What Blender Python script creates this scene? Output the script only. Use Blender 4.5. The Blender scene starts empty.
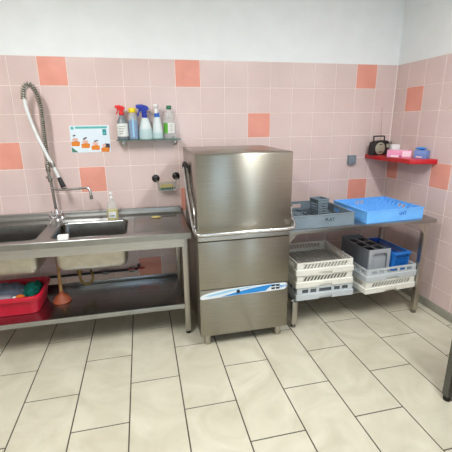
import bpy, bmesh, math, random
from mathutils import Vector, Matrix, noise
random.seed(4)
COL = bpy.context.scene.collection
PI = math.pi

# ------------------------------------------------------------------ materials
def lin(c):
    return tuple(((v/255)/12.92 if v/255 <= .04045 else ((v/255+.055)/1.055)**2.4) for v in c)
def rgba(c): return (*lin(c), 1)

def base_mat(name):
    m = bpy.data.materials.new(name); m.use_nodes = True
    return m, m.node_tree, m.node_tree.nodes['Principled BSDF']
def N(nt, t, **kw):
    n = nt.nodes.new(t)
    for k, v in kw.items(): setattr(n, k, v)
    return n
def mottled(nt, c1, c2, scale, detail=4, vec=None, lo=.35, hi=.65):
    tc = N(nt, 'ShaderNodeTexCoord'); no = N(nt, 'ShaderNodeTexNoise'); cr = N(nt, 'ShaderNodeValToRGB')
    no.inputs['Scale'].default_value = scale; no.inputs['Detail'].default_value = detail
    if vec:
        mp = N(nt, 'ShaderNodeMapping'); mp.inputs['Scale'].default_value = vec
        nt.links.new(tc.outputs['Object'], mp.inputs['Vector']); nt.links.new(mp.outputs[0], no.inputs['Vector'])
    else: nt.links.new(tc.outputs['Object'], no.inputs['Vector'])
    cr.color_ramp.elements[0].position = lo; cr.color_ramp.elements[1].position = hi
    cr.color_ramp.elements[0].color = rgba(c1); cr.color_ramp.elements[1].color = rgba(c2)
    nt.links.new(no.outputs['Fac'], cr.inputs['Fac'])
    return cr, no
def plain(name, c, rough=.45, metal=0, var=6, scale=9, bump=0, coat=0):
    m, nt, p = base_mat(name)
    c2 = tuple(max(0, v-var) for v in c)
    cr, no = mottled(nt, c, c2, scale)
    nt.links.new(cr.outputs[0], p.inputs['Base Color'])
    p.inputs['Roughness'].default_value = rough; p.inputs['Metallic'].default_value = metal
    p.inputs['Coat Weight'].default_value = coat
    if bump:
        b = N(nt, 'ShaderNodeBump'); b.inputs['Strength'].default_value = bump; b.inputs['Distance'].default_value = .01
        nt.links.new(no.outputs['Fac'], b.inputs['Height']); nt.links.new(b.outputs[0], p.inputs['Normal'])
    return m
def steel(name, c=(196, 192, 184), rough=.3, aniso=.0, vec=(1, 1, 60), rot=.25, rvar=.08):
    m, nt, p = base_mat(name)
    p.inputs['Metallic'].default_value = 1
    cr, no = mottled(nt, c, tuple(v-12 for v in c), 6, 5, vec)
    nt.links.new(cr.outputs[0], p.inputs['Base Color'])
    mr = N(nt, 'ShaderNodeMapRange'); mr.inputs['To Min'].default_value = rough-rvar; mr.inputs['To Max'].default_value = rough+rvar
    nt.links.new(no.outputs['Fac'], mr.inputs['Value']); nt.links.new(mr.outputs[0], p.inputs['Roughness'])
    if aniso:
        p.inputs['Anisotropic'].default_value = aniso; p.inputs['Anisotropic Rotation'].default_value = rot
        tg = N(nt, 'ShaderNodeTangent', direction_type='RADIAL', axis='Z')
        nt.links.new(tg.outputs[0], p.inputs['Tangent'])
    return m
def clear(name, c, trans=.7, rough=.1):
    m, nt, p = base_mat(name)
    cr, no = mottled(nt, c, tuple(max(0, v-8) for v in c), 14)
    nt.links.new(cr.outputs[0], p.inputs['Base Color']); p.inputs['Roughness'].default_value = rough
    t = N(nt, 'ShaderNodeBsdfTransparent'); mx = N(nt, 'ShaderNodeMixShader'); out = nt.nodes['Material Output']
    t.inputs[0].default_value = rgba(tuple(min(255, int(v*.35+165)) for v in c))
    mx.inputs[0].default_value = trans
    nt.links.new(p.outputs[0], mx.inputs[1]); nt.links.new(t.outputs[0], mx.inputs[2]); nt.links.new(mx.outputs[0], out.inputs[0])
    return m
def emit(name, c, s):
    m, nt, p = base_mat(name)
    p.inputs['Base Color'].default_value = rgba(c); p.inputs['Emission Color'].default_value = rgba(c); p.inputs['Emission Strength'].default_value = s
    return m

M = {}
M['tile'] = plain('pink_wall_tile', (222, 199, 193), .22, 0, 7, 3)
M['salmon'] = plain('salmon_wall_tile', (233, 160, 141), .24, 0, 9, 6)
M['grout'] = plain('pale_grout', (244, 230, 222), .8, 0, 8, 30)
M['paint'] = plain('white_wall_paint', (238, 241, 240), .6, 0, 4, 6)
m, nt, p = base_mat('cream_floor_tile')
cr, no = mottled(nt, (186, 180, 158), (206, 201, 181), 3.2, 7, (1, 1, 1), .3, .7); no.inputs['Distortion'].default_value = 1.6
nt.links.new(cr.outputs[0], p.inputs['Base Color']); p.inputs['Roughness'].default_value = .36
M['floor'] = m
M['floor_grout'] = plain('dark_floor_grout', (84, 78, 68), .85, 0, 14, 20)
M['skirting'] = plain('grey_skirting_tile', (150, 148, 135), .4, 0, 10, 8)
M['steel'] = steel('worktop_steel', (168, 168, 165), .3, 0, (1.2, 12, 1), .25, .04)
M['steel_edge'] = steel('edge_steel', (196, 196, 194), .34, 0, (2, 2, 50))
M['hood'] = steel('brushed_hood_steel', (158, 153, 141), .31, .88, (1, 1, 70), .25, .05)
M['leg_steel'] = steel('leg_steel', (186, 181, 173), .36, 0, (30, 30, 1))
M['basin'] = steel('satin_basin_steel', (128, 130, 128), .22, 0, (3, 3, 3))  # inside of the bowl: its dim reflections darkened into the steel colour
M['basin_outer'] = steel('satin_basin_steel', (200, 195, 184), .48, 0, (3, 3, 3))  # same steel on the outside, without the darkening of the bowl
M['shelf_steel'] = steel('worn_shelf_steel', (172, 175, 176), .25, 0, (.8, 5, .8), .25, .03)
M['chrome'] = steel('chrome', (222, 222, 222), .2, 0, (4, 4, 4), .25, .04)
M['spring'] = steel('spring_steel', (205, 204, 196), .32, 0, (4, 4, 4))
M['dull_chrome'] = steel('dull_chrome', (165, 163, 158), .28, 0, (4, 4, 4))
M['black'] = plain('black_plastic', (28, 28, 30), .4, 0, 6, 12)
M['rubber'] = plain('black_rubber', (20, 20, 20), .7, 0, 5, 12)
M['grey_steel'] = steel('grey_leg_steel', (112, 112, 110), .4)
M['dark_steel'] = steel('dark_gap_steel', (70, 68, 66), .4)
M['cream_rack'] = plain('off_white_rack_plastic', (234, 233, 222), .45, 0, 10, 10)
M['pale_grey_rack'] = plain('pale_grey_rack_plastic', (196, 203, 205), .45, 0, 10, 10)
M['white_grid'] = plain('rack_grid_plastic', (200, 197, 188), .5, 0, 10, 10)
M['grey_rack'] = plain('slate_grey_rack_plastic', (124, 139, 148), .42, 0, 8, 8)
M['blue_rack'] = plain('bright_blue_rack_plastic', (116, 188, 255), .4, 0, 8, 8)
M['dark_blue'] = plain('deep_blue_plastic', (22, 92, 190), .4, 0, 10, 10)
M['light_blue'] = plain('mid_blue_plastic', (34, 126, 214), .45, 0, 10, 10)
M['mid_grey'] = plain('mid_grey_plastic', (174, 179, 183), .45, 0, 6, 8)
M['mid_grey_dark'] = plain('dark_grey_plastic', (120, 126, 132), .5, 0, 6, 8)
M['ink'] = plain('dark_ink', (62, 74, 84), .6, 0, 4, 9)
M['blue_ink'] = plain('blue_ink', (34, 96, 196), .6, 0, 4, 9)
M['red_shelf'] = plain('red_lacquer', (192, 16, 28), .3, 0, 10, 6, coat=.3)
M['red_tub'] = plain('raspberry_red_plastic', (205, 28, 58), .38, 0, 14, 8)
M['teal'] = plain('teal_cloth', (20, 134, 118), .9, 0, 20, 30, .4)
M['grey_cloth'] = plain('grey_blue_cloth', (116, 126, 142), .9, 0, 20, 30, .4)
M['grey_bottle'] = plain('grey_bottle_plastic', (146, 142, 150), .4, 0, 10, 10)
M['orange'] = plain('orange_plastic', (226, 120, 40), .5, 0, 12, 10)
M['terracotta'] = plain('terracotta_rubber', (160, 84, 54), .5, 0, 16, 12)
M['wood'] = plain('pale_wood', (176, 136, 88), .55, 0, 26, 14)
M['brass'] = plain('aged_yellow_pipe', (140, 116, 60), .4, .4, 26, 14)
M['pipe'] = plain('dark_pipe', (56, 56, 60), .5, .3, 10, 12)
M['valve_red'] = plain('red_valve', (170, 30, 40), .45, 0, 10, 12)
M['white_plastic'] = plain('white_plastic', (236, 236, 232), .4, 0, 6, 10)
M['handle_grey'] = plain('pale_grey_hose', (226, 228, 226), .35, 0, 12, 20)
M['hose_inner'] = plain('dark_hose', (110, 108, 100), .5, 0, 14, 20)
M['glass_edge'] = clear('green_shelf_glass', (120, 160, 150), .45, .05)
M['red_trigger'] = plain('red_trigger_plastic', (222, 38, 36), .35, 0, 10, 10)
M['blue_trigger'] = plain('navy_trigger_plastic', (24, 52, 160), .35, 0, 10, 10)
M['collar_blue'] = plain('blue_collar_plastic', (40, 110, 205), .35, 0, 10, 10)
M['yellow_cap'] = plain('yellow_cap_plastic', (244, 218, 24), .35, 0, 10, 10)
M['green_cap'] = plain('dark_green_cap', (22, 112, 76), .4, 0, 10, 10)
M['smoke'] = clear('smoky_grey_bottle', (140, 148, 152), .3, .12)
M['clear'] = clear('clear_bottle', (232, 236, 234), .72, .08)
M['frost'] = clear('frosted_white_bottle', (226, 236, 236), .18, .3)
M['frost_liquid'] = plain('pale_aqua_liquid', (182, 205, 206), .3, 0, 6, 10)
M['blue_liquid'] = plain('blue_liquid', (56, 132, 196), .2, 0, 12, 10)
M['yellow_liquid'] = plain('yellow_liquid', (226, 206, 30), .2, 0, 10, 10)
M['label'] = plain('white_label', (226, 228, 222), .55, 0, 10, 60)
M['label_print'] = plain('grey_label_print', (160, 160, 160), .6, 0, 20, 90)
M['label_green'] = plain('green_label', (96, 176, 62), .5, 0, 14, 20)
M['paper'] = plain('laminated_paper', (224, 236, 244), .3, 0, 4, 12)
M['teal_print'] = plain('teal_print', (92, 182, 176), .5, 0, 6, 12)
M['teal_dark'] = plain('teal_dark_print', (40, 140, 146), .5, 0, 6, 12)
M['green_print'] = plain('green_print', (70, 130, 110), .5, 0, 6, 12)
M['orange_print'] = plain('orange_print', (230, 136, 36), .5, 0, 14, 40)
M['dark_print'] = plain('dark_print', (54, 46, 60), .5, 0, 8, 40)
M['skin_print'] = plain('skin_print', (226, 184, 172), .5, 0, 8, 40)
M['switch'] = plain('grey_socket_plastic', (128, 138, 146), .45, 0, 6, 20)
M['speaker'] = plain('silver_grille', (176, 174, 152), .5, .3, 14, 60)
M['pink_card'] = plain('pink_card', (236, 152, 184), .55, 0, 12, 12)
M['pink_pale'] = plain('pale_pink_print', (246, 216, 226), .55, 0, 6, 12)
M['violet_print'] = plain('violet_print', (150, 84, 140), .55, 0, 6, 12)
M['blue_card'] = plain('violet_blue_card', (124, 152, 212), .55, 0, 14, 12)
M['white_card'] = plain('white_card', (244, 244, 244), .55, 0, 4, 12)
M['glove'] = plain('blue_nitrile', (56, 142, 220), .5, 0, 14, 20)
M['sponge_yellow'] = plain('yellow_sponge', (222, 206, 60), .9, 0, 26, 60, .5)
M['sponge_green'] = plain('green_scourer', (34, 110, 100), .95, 0, 22, 80, .5)
M['yellow_cloth'] = plain('pale_yellow_cloth', (226, 206, 140), .9, 0, 20, 60, .3)
M['sticker_white'] = plain('sticker_white', (220, 228, 232), .35, 0, 4, 12)
M['sticker_blue'] = plain('sticker_blue', (38, 140, 214), .35, 0, 10, 12)
M['sticker_pale'] = plain('sticker_pale_blue', (150, 200, 230), .35, 0, 8, 12)
M['logo_black'] = plain('logo_black', (26, 30, 36), .4, 0, 4, 12)
M['pane'] = clear('window_glass', (226, 238, 242), .94, .05)
M['lamp_frame'] = plain('lamp_housing', (235, 235, 235), .4, 0, 4, 12)
M['lamp'] = emit('lamp_diffuser', (246, 250, 255), 4.0)

# ------------------------------------------------------------------ mesh builder
class MB:
    def __init__(s): s.v = []; s.f = []; s.m = []; s.xf = None
    def add(s, vs, fs, mi=0):
        o = len(s.v)
        if s.xf is not None: vs = [s.xf @ Vector(v) for v in vs]
        s.v += [tuple(v) for v in vs]; s.f += [tuple(i+o for i in f) for f in fs]; s.m += [mi]*len(fs); return s
    def box(s, x0, x1, y0, y1, z0, z1, mi=0, rot=None, about=None):
        vs = [(x, y, z) for z in (z0, z1) for y in (y0, y1) for x in (x0, x1)]
        if rot is not None:
            c = Vector(about if about else ((x0+x1)/2, (y0+y1)/2, (z0+z1)/2)); vs = [rot @ (Vector(v)-c) + c for v in vs]
        return s.add(vs, [(0,2,3,1),(4,5,7,6),(0,1,5,4),(2,6,7,3),(0,4,6,2),(1,3,7,5)], mi)
    def tube(s, pts, r, n=10, caps=True, mi=0, closed=False):
        pts = [Vector(p) for p in pts]; k = len(pts); rs = r if isinstance(r, (list, tuple)) else [r]*k
        t0 = (pts[1]-pts[0]).normalized(); a = t0.orthogonal().normalized(); vs = []; fs = []
        for i, p in enumerate(pts):
            if closed: t = pts[(i+1) % k]-pts[i-1]
            else: t = pts[min(i+1, k-1)]-pts[max(i-1, 0)]
            t.normalize(); a = (a-t*a.dot(t)).normalized(); b = t.cross(a)
            for j in range(n):
                g = 2*PI*j/n; vs.append(p+(a*math.cos(g)+b*math.sin(g))*rs[i])
        for i in range(k if closed else k-1):
            for j in range(n):
                q = (i+1) % k; fs.append((i*n+j, i*n+(j+1) % n, q*n+(j+1) % n, q*n+j))
        if caps and not closed: fs += [tuple(range(n-1, -1, -1)), tuple((k-1)*n+j for j in range(n))]
        return s.add(vs, fs, mi)
    def lathe(s, prof, c=(0,0,0), n=24, sx=1, sy=1, mi=0, power=None):
        vs = []; fs = []; k = len(prof)
        for r, z in prof:
            for j in range(n):
                g = 2*PI*j/n; cx, cy = math.cos(g), math.sin(g)
                if power:
                    q = (abs(cx)**power+abs(cy)**power)**(-1/power); cx *= q; cy *= q
                vs.append((c[0]+r*cx*sx, c[1]+r*cy*sy, c[2]+z))
        for i in range(k-1):
            for j in range(n): fs.append((i*n+j, i*n+(j+1) % n, (i+1)*n+(j+1) % n, (i+1)*n+j))
        if prof[0][0] > 0: fs.append(tuple(range(n-1, -1, -1)))
        if prof[-1][0] > 0: fs.append(tuple((k-1)*n+j for j in range(n)))
        return s.add(vs, fs, mi)
    def prism(s, poly, h0, h1, plane='xz', mi=0):
        k = len(poly)
        def P(a, b, h): return {'xz': (a, h, b), 'xy': (a, b, h), 'yz': (h, a, b)}[plane]
        vs = [P(a, b, h0) for a, b in poly]+[P(a, b, h1) for a, b in poly]
        fs = [tuple(range(k)), tuple(range(2*k-1, k-1, -1))]+[(i, i+k, (i+1) % k+k, (i+1) % k) for i in range(k)]
        return s.add(vs, fs, mi)
    def loft(s, loops, caps=(True, True), mi=0):
        n = len(loops[0]); vs = [v for l in loops for v in l]; fs = []
        for i in range(len(loops)-1):
            for j in range(n): fs.append((i*n+j, i*n+(j+1) % n, (i+1)*n+(j+1) % n, (i+1)*n+j))
        if caps[0]: fs.append(tuple(range(n-1, -1, -1)))
        if caps[1]: fs.append(tuple((len(loops)-1)*n+j for j in range(n)))
        return s.add(vs, fs, mi)
    def build(s, name, mats, parent=None, bevel=0, seg=2, smooth=35, normals=True):
        me = bpy.data.meshes.new(name); me.from_pydata(s.v, [], s.f); me.update()
        for mt in (mats if isinstance(mats, (list, tuple)) else [mats]): me.materials.append(M[mt])
        for p_, i in zip(me.polygons, s.m): p_.material_index = i
        bm = bmesh.new(); bm.from_mesh(me); bmesh.ops.recalc_face_normals(bm, faces=bm.faces)
        if bevel:
            ed = [e for e in bm.edges if len(e.link_faces) == 2 and e.calc_face_angle(0) > math.radians(40)]
            bmesh.ops.bevel(bm, geom=ed, offset=bevel, segments=seg, profile=.6, affect='EDGES', clamp_overlap=True)
        if smooth:
            for f in bm.faces: f.smooth = True
        bm.to_mesh(me); bm.free()
        if smooth: me.set_sharp_from_angle(angle=math.radians(smooth))
        o = bpy.data.objects.new(name, me); COL.objects.link(o)
        if parent is not None: o.parent = parent
        return o
def rrect(x0, x1, y0, y1, r, z=0, n=6):
    out = []
    for cx, cy, a in ((x1-r, y0+r, -PI/2), (x1-r, y1-r, 0), (x0+r, y1-r, PI/2), (x0+r, y0+r, PI)):
        for i in range(n+1):
            g = a+PI/2*i/n; out.append((cx+r*math.cos(g), cy+r*math.sin(g), z))
    return out
def tag(o, label=None, cat=None, group=None, kind=None):
    if label: o['label'] = label
    if cat: o['category'] = cat
    if group: o['group'] = group
    if kind: o['kind'] = kind
    return o
def thing(name, label, cat, loc=(0,0,0), rz=0, group=None):
    o = bpy.data.objects.new(name, None); COL.objects.link(o); o.empty_display_size = .05
    o.location = loc; o.rotation_euler = (0, 0, rz)
    return tag(o, label, cat, group)
def dup(root, loc, rz, label, group=None):
    def cp(o, par):
        c = o.copy(); COL.objects.link(c)
        if par is not None: c.parent = par
        for ch in o.children: cp(ch, c)
        return c
    r = cp(root, None); r.location = loc; r.rotation_euler = (0, 0, rz); tag(r, label, None, group); return r
def text_mesh(name, body, size, mat, parent, loc, rot, depth=.0006):
    cu = bpy.data.curves.new(name, 'FONT'); cu.body = body; cu.size = size; cu.extrude = depth; cu.align_x = 'CENTER'; cu.align_y = 'CENTER'; cu.offset = size*.02
    t = bpy.data.objects.new(name+'_curve', cu); COL.objects.link(t)
    bpy.context.view_layer.update()
    me = bpy.data.meshes.new_from_object(t.evaluated_get(bpy.context.evaluated_depsgraph_get()))
    bpy.data.objects.remove(t)
    me.materials.clear(); me.materials.append(M[mat])
    o = bpy.data.objects.new(name, me); COL.objects.link(o); o.location = loc; o.rotation_euler = rot
    if parent is not None: o.parent = parent
    return o
def smooth_path(pts, k=6):
    pts = [Vector(p) for p in pts]; out = []
    for i in range(len(pts)-1):
        p0, p1, p2, p3 = pts[max(i-1, 0)], pts[i], pts[i+1], pts[min(i+2, len(pts)-1)]
        for j in range(k):
            t = j/k; out.append(.5*((2*p1)+(p2-p0)*t+(2*p0-5*p1+4*p2-p3)*t*t+(3*p1-p0-3*p2+p3)*t**3))
    return out+[pts[-1]]

# ------------------------------------------------------------------ the room
XL, XR, YF, ZC = -2.3, 3.01, -4.3, 2.75
PITCH, ZP, ZT = .2, .2026, 2.0326     # wall tile width, height; top edge of the tiling
SKH = .07
def tiled_wall(name, u0, u1, ref, special, place, flip):
    """u runs along the wall, tile joints at ref + n*PITCH; place(u, z, d) gives a point d in front of the grout plane"""
    mb = MB()
    def quad(a, b, c, d, mi): mb.add([a, b, c, d], [(0, 1, 2, 3)], mi)
    quad(place(u0, 0, 0), place(u1, 0, 0), place(u1, ZT, 0), place(u0, ZT, 0), 2)
    g, t, sl = .002, .002, .0014
    n0 = math.floor((u0-ref)/PITCH+1e-6); n1 = math.ceil((u1-ref)/PITCH-1e-6)
    for n in range(n0, n1):
        a, b = max(u0, ref+n*PITCH), min(u1, ref+(n+1)*PITCH)
        for r in range(0, 11):
            z1, z0 = ZT-r*ZP, max(0, ZT-(r+1)*ZP)
            if b-a < .01 or z1-z0 < .01: continue
            mi = 1 if (n, r) in special else 0
            lo = [(a+g, z0+g), (b-g, z0+g), (b-g, z1-g), (a+g, z1-g)]
            hi = [(a+g+sl, z0+g+sl), (b-g-sl, z0+g+sl), (b-g-sl, z1-g-sl), (a+g+sl, z1-g-sl)]
            vs = [place(u, z, 0) for u, z in lo]+[place(u, z, t) for u, z in hi]
            mb.add(vs, [(4, 5, 6, 7)]+[(i, (i+1) % 4, (i+1) % 4+4, i+4) for i in range(4)], mi)
    # painted wall above, with real thickness behind
    P = lambda u, z, d: place(u, z, d)
    vs = [P(u, z, d) for d in (.001, -.12) for u, z in ((u0, ZT), (u1, ZT), (u1, ZC), (u0, ZC))]
    mb.add(vs, [(0,1,2,3),(4,7,6,5),(0,4,5,1),(1,5,6,2),(2,6,7,3),(3,7,4,0)], 3)
    vs = [P(u, z, d) for d in (-.002, -.12) for u, z in ((u0, 0), (u1, 0), (u1, ZT), (u0, ZT))]
    mb.add(vs, [(0,1,2,3),(4,7,6,5),(0,4,5,1),(1,5,6,2),(2,6,7,3),(3,7,4,0)], 2)
    o = mb.build(name, ['tile', 'salmon', 'grout', 'paint'], smooth=0); tag(o, kind='structure'); return o
tiled_wall('wall_back', XL, XR, 0, {(0,0),(5,0),(13,0),(8,2),(-2,3),(1,4),(5,5),(13,5),(3,8),(-6,1),(-9,5)}, lambda u, z, d: (u, -d, z), False)
tiled_wall('wall_right', 0, -YF, .1518, {(0,1),(-1,4),(2,4),(8,2),(12,5)}, lambda u, z, d: (XR-d, -u, z), True)
tiled_wall('wall_left', 0, -YF, .1, {(3,2),(9,4),(14,1)}, lambda u, z, d: (XL+d, -u, z), True)
fw_ = MB()
for x0, x1, z0, z1 in ((XL-.12, .95, 0, ZC), (.95, 1.7, 0, .85), (.95, 1.7, 2.15, ZC), (1.7, 2.36, 0, ZC), (2.36, 2.66, 2.15, ZC), (2.66, XR+.12, 0, ZC)):
    fw_.box(x0, x1, YF-.12, YF, z0, z1)
tag(fw_.build('wall_front', 'paint', smooth=0), kind='structure')
def glazed(name, x0, x1, z0, z1, bars_):
    t = bpy.data.objects.new(name, None); COL.objects.link(t); t.location = ((x0+x1)/2, YF-.06, z0); tag(t, kind='structure'); w2 = (x1-x0)/2; hh = z1-z0
    mb = MB()
    for a in ((-w2, -w2+.05, 0, hh), (w2-.05, w2, 0, hh), (-w2+.05, w2-.05, 0, .06), (-w2+.05, w2-.05, hh-.05, hh)): mb.box(a[0], a[1], -.03, .03, a[2], a[3])
    for z in bars_: mb.box(-w2+.05, w2-.05, -.02, .02, z-.02, z+.02)
    mb.build('frame', 'white_plastic', t)
    MB().box(-w2+.05, w2-.05, -.004, .004, .06, hh-.05).build('pane', 'pane', t)
glazed('added_window_1', .95, 1.7, .85, 2.15, ())  # unseen window, added for daylight and the bluish band on the hood
glazed('added_door_1', 2.36, 2.66, 0, 2.15, ())  # unseen glazed strip, added for the bright streak in the hood
dr = bpy.data.objects.new('added_door_2', None); COL.objects.link(dr); dr.location = (2.02, YF, 0); tag(dr, kind='structure')  # unseen dark door, added for the dark band reflected in the hood
MB().box(-.3, .3, .001, .03, 0.005, 2.1).build('door_leaf', 'mid_grey_dark', dr, .004)
MB().tube([(-.24, .03, 1.05), (-.24, .07, 1.05), (-.13, .07, 1.05)], .01, 10).build('door_handle', 'chrome', dr)
tag(MB().box(XL-.12, XR+.12, YF-.12, .12, ZC, ZC+.1).build('ceiling', 'paint', smooth=0), kind='structure')

fl = MB(); fl.box(XL-.12, XR+.12, YF-.12, .12, -.1, -.002, 1)
TW, TL = .3005, .602
n0 = math.floor((XL-.53)/TW)
for n in range(n0, math.ceil((XR-.53)/TW)):
    a, b = .53+n*TW, .53+(n+1)*TW
    base = -.815+.034*((a+b)/2-.3)+(0 if n % 2 else .3)
    for k in range(-8, 4):
        y0, y1 = base+k*TL, base+(k+1)*TL
        x0, x1, yy0, yy1 = max(a, XL), min(b, XR), max(y0, YF), min(y1, 0)
        if x1-x0 < .02 or yy1-yy0 < .02: continue
        g = .0034; s = .0015
        lo = [(x0+g, yy0+g), (x1-g, yy0+g), (x1-g, yy1-g), (x0+g, yy1-g)]
        hi = [(x0+g+s, yy0+g+s), (x1-g-s, yy0+g+s), (x1-g-s, yy1-g-s), (x0+g+s, yy1-g-s)]
        fl.add([(x, y, -.002) for x, y in lo]+[(x, y, 0) for x, y in hi], [(4,5,6,7)]+[(i,(i+1)%4,(i+1)%4+4,i+4) for i in range(4)], 0)
tag(fl.build('floor', ['floor', 'floor_grout'], smooth=0), kind='structure')
def skirting(name, x0, x1, y0, y1):
    mb = MB(); along_x = (x1-x0) > (y1-y0); L0, L1 = (x0, x1) if along_x else (y0, y1)
    u = L0
    while u < L1-.01:
        w = min(.3, L1-u)
        if along_x: mb.box(u+.001, u+w-.001, y0, y1, 0.0, SKH)
        else: mb.box(x0, x1, u+.001, u+w-.001, 0.0, SKH)
        u += .3
    tag(mb.build(name, 'skirting', bevel=.002), kind='structure')
skirting('baseboard_right', XR-.014, XR-.002, YF, 0)
skirting('baseboard_back', XL, XR-.014, -.014, -.002)
skirting('baseboard_left', XL+.002, XL+.014, YF, -.014)
skirting('baseboard_front', XL+.014, 1.71, YF+.002, YF+.014)

# ceiling luminaires
def ceiling_light(x, y, lx, ly, watts, label):
    t = thing('ceiling_light', label, 'ceiling light', (x, y, ZC))
    MB().box(-lx/2-.03, lx/2+.03, -ly/2-.03, ly/2+.03, -.05, 0).build('lamp_housing', 'lamp_frame', t, .006)
    MB().box(-lx/2, lx/2, -ly/2, ly/2, -.062, -.05).build('diffuser', 'lamp', t, .004)
    ld = bpy.data.lights.new('tube_light', 'AREA'); ld.shape = 'RECTANGLE'; ld.size = lx; ld.size_y = ly; ld.energy = watts; ld.color = (.97, .99, 1)
    lo = bpy.data.objects.new('tube_light', ld); COL.objects.link(lo); lo.location = (0, 0, -.068); lo.parent = t
ceiling_light(2.05, -2.3, .16, 1.25, 53, 'long white ceiling luminaire nearer the wall with the red shelf')
ceiling_light(-.1, -2.0, .16, 1.25, 53, 'long white ceiling luminaire above the sink side of the room')

# ------------------------------------------------------------------ sink unit
Z0 = .82
def tz(x): return Z0-.009*(x-.4)       # the worktop drains gently towards the dishwasher
SX0, SX1, SYF, SYB = -.66, .993, -.665, -.004
sink = thing('sink_unit', 'long stainless steel double sink unit with drainer and lower shelf', 'sink', (.2, -.33, 0))
def L(o, root=sink):                    # parts are modelled in room coordinates, then moved under their thing
    o.location = -root.location; return o
def plate_with_holes(outer, holes, zf):
    bm = bmesh.new(); loops = []
    for lp in [outer]+holes:
        vs = [bm.verts.new((x, y, zf(x, y))) for x, y, _ in lp]; loops.append(vs)
        for i in range(len(vs)): bm.edges.new((vs[i], vs[(i+1) % len(vs)]))
    bmesh.ops.triangle_fill(bm, edges=bm.edges[:], use_beauty=True)
    bm.verts.index_update(); v = [tuple(q.co) for q in bm.verts]; f = [tuple(q.index for q in fc.verts) for fc in bm.faces]; bm.free()
    return v, f
holes = [rrect(.062, .555, -.605, -.205, .05), rrect(-.53, -.03, -.605, -.205, .05)]
drain = rrect(.60, .955, -.60, -.15, .03)
mb = MB()
outer = [(SX0, SYF, 0), (SX1, SYF, 0), (SX1, -.085, 0), (SX0, -.085, 0)]
v, f = plate_with_holes(outer, holes+[drain], lambda x, y: tz(x)); mb.add(v, f)
dl2 = rrect(.612, .943, -.588, -.162, .02)
mb.loft([[(x, y, tz(x)) for x, y, _ in drain], [(x, y, tz(x)-.006) for x, y, _ in dl2]], (False, True))
# front roll, end faces, cove and upstand
prof = [(-.085, 0), (-.07, .003), (-.058, .012), (-.052, .03), (-.05, .046), (-.046, .051), (-.022, .051), (-.018, .046), (-.016, -.035)]
for i in range(len(prof)-1):
    (ya, za), (yb, zb) = prof[i], prof[i+1]
    mb.add([(SX0, ya, tz(SX0)+za), (SX1, ya, tz(SX1)+za), (SX1, yb, tz(SX1)+zb), (SX0, yb, tz(SX0)+zb)], [(0,1,2,3)])
fp = [(SYF, 0), (SYF-.004, .001), (SYF-.008, -.003), (SYF-.009, -.042), (SYF+.012, -.045)]
for i in range(len(fp)-1):
    (ya, za), (yb, zb) = fp[i], fp[i+1]
    mb.add([(SX0, ya, tz(SX0)+za), (SX1, ya, tz(SX1)+za), (SX1, yb, tz(SX1)+zb), (SX0, yb, tz(SX0)+zb)], [(0,1,2,3)])
for x in (SX0, SX1):
    poly = prof[::-1]+fp[:4]+[(SYF-.009, -.042), (-.016, -.042)]
    mb.add([(x, y, tz(x)+z) for y, z in poly], [tuple(range(len(poly)))])
L(mb.build('worktop', 'steel', sink, smooth=50))
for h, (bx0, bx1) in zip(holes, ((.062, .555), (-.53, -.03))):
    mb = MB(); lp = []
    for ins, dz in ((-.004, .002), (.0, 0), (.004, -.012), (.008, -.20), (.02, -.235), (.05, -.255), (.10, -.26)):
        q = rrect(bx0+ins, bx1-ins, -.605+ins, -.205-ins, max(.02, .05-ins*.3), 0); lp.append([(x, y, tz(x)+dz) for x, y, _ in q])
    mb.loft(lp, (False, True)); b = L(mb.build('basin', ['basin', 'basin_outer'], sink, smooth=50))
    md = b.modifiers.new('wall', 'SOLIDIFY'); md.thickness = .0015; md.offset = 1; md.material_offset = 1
    cx = (bx0+bx1)/2
    d = MB().lathe([(0, .004), (.012, .004), (.03, .002), (.038, .004), (.042, .001)], (cx, -.41, tz(cx)-.26), 20).build('drain_strainer', 'chrome', b)
    d.location = (0, 0, 0)
mb = MB()
mb.add([(SX0+.02, SYF+.016, tz(SX0)-.044), (SX1-.05, SYF+.016, tz(SX1)-.044), (SX1-.05, SYF+.016, tz(SX1)-.108), (SX0+.02, SYF+.016, tz(SX0)-.108),
        (SX0+.02, SYF+.020, tz(SX0)-.044), (SX1-.05, SYF+.020, tz(SX1)-.044), (SX1-.05, SYF+.020, tz(SX1)-.108), (SX0+.02, SYF+.020, tz(SX0)-.108)],
       [(0,1,2,3),(4,7,6,5),(0,4,5,1),(1,5,6,2),(2,6,7,3),(3,7,4,0)])
L(mb.build('apron', 'steel_edge', sink))
for x in (.93, SX0+.01):
    for y in (-.645, -.06):
        lg = L(MB().box(x, x+.04, y, y+.04, .022, tz(x)-.045).build('leg', 'leg_steel', sink, .004))
        ft = MB().lathe([(.016, 0), (.019, .004), (.019, .02), (.017, .024)], (x+.02, y+.02, 0), 14).build('foot', 'rubber', lg)
mb = MB()
sz = .262
mb.box(SX0+.02, .93, -.652, -.13, sz-.003, sz)
mb.box(SX0+.02, .93, -.656, -.652, sz-.036, sz)
mb.box(SX0+.02, .93, -.134, -.13, sz, sz+.034)
L(mb.build('lower_shelf', ['shelf_steel'], sink, .0012))

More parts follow.
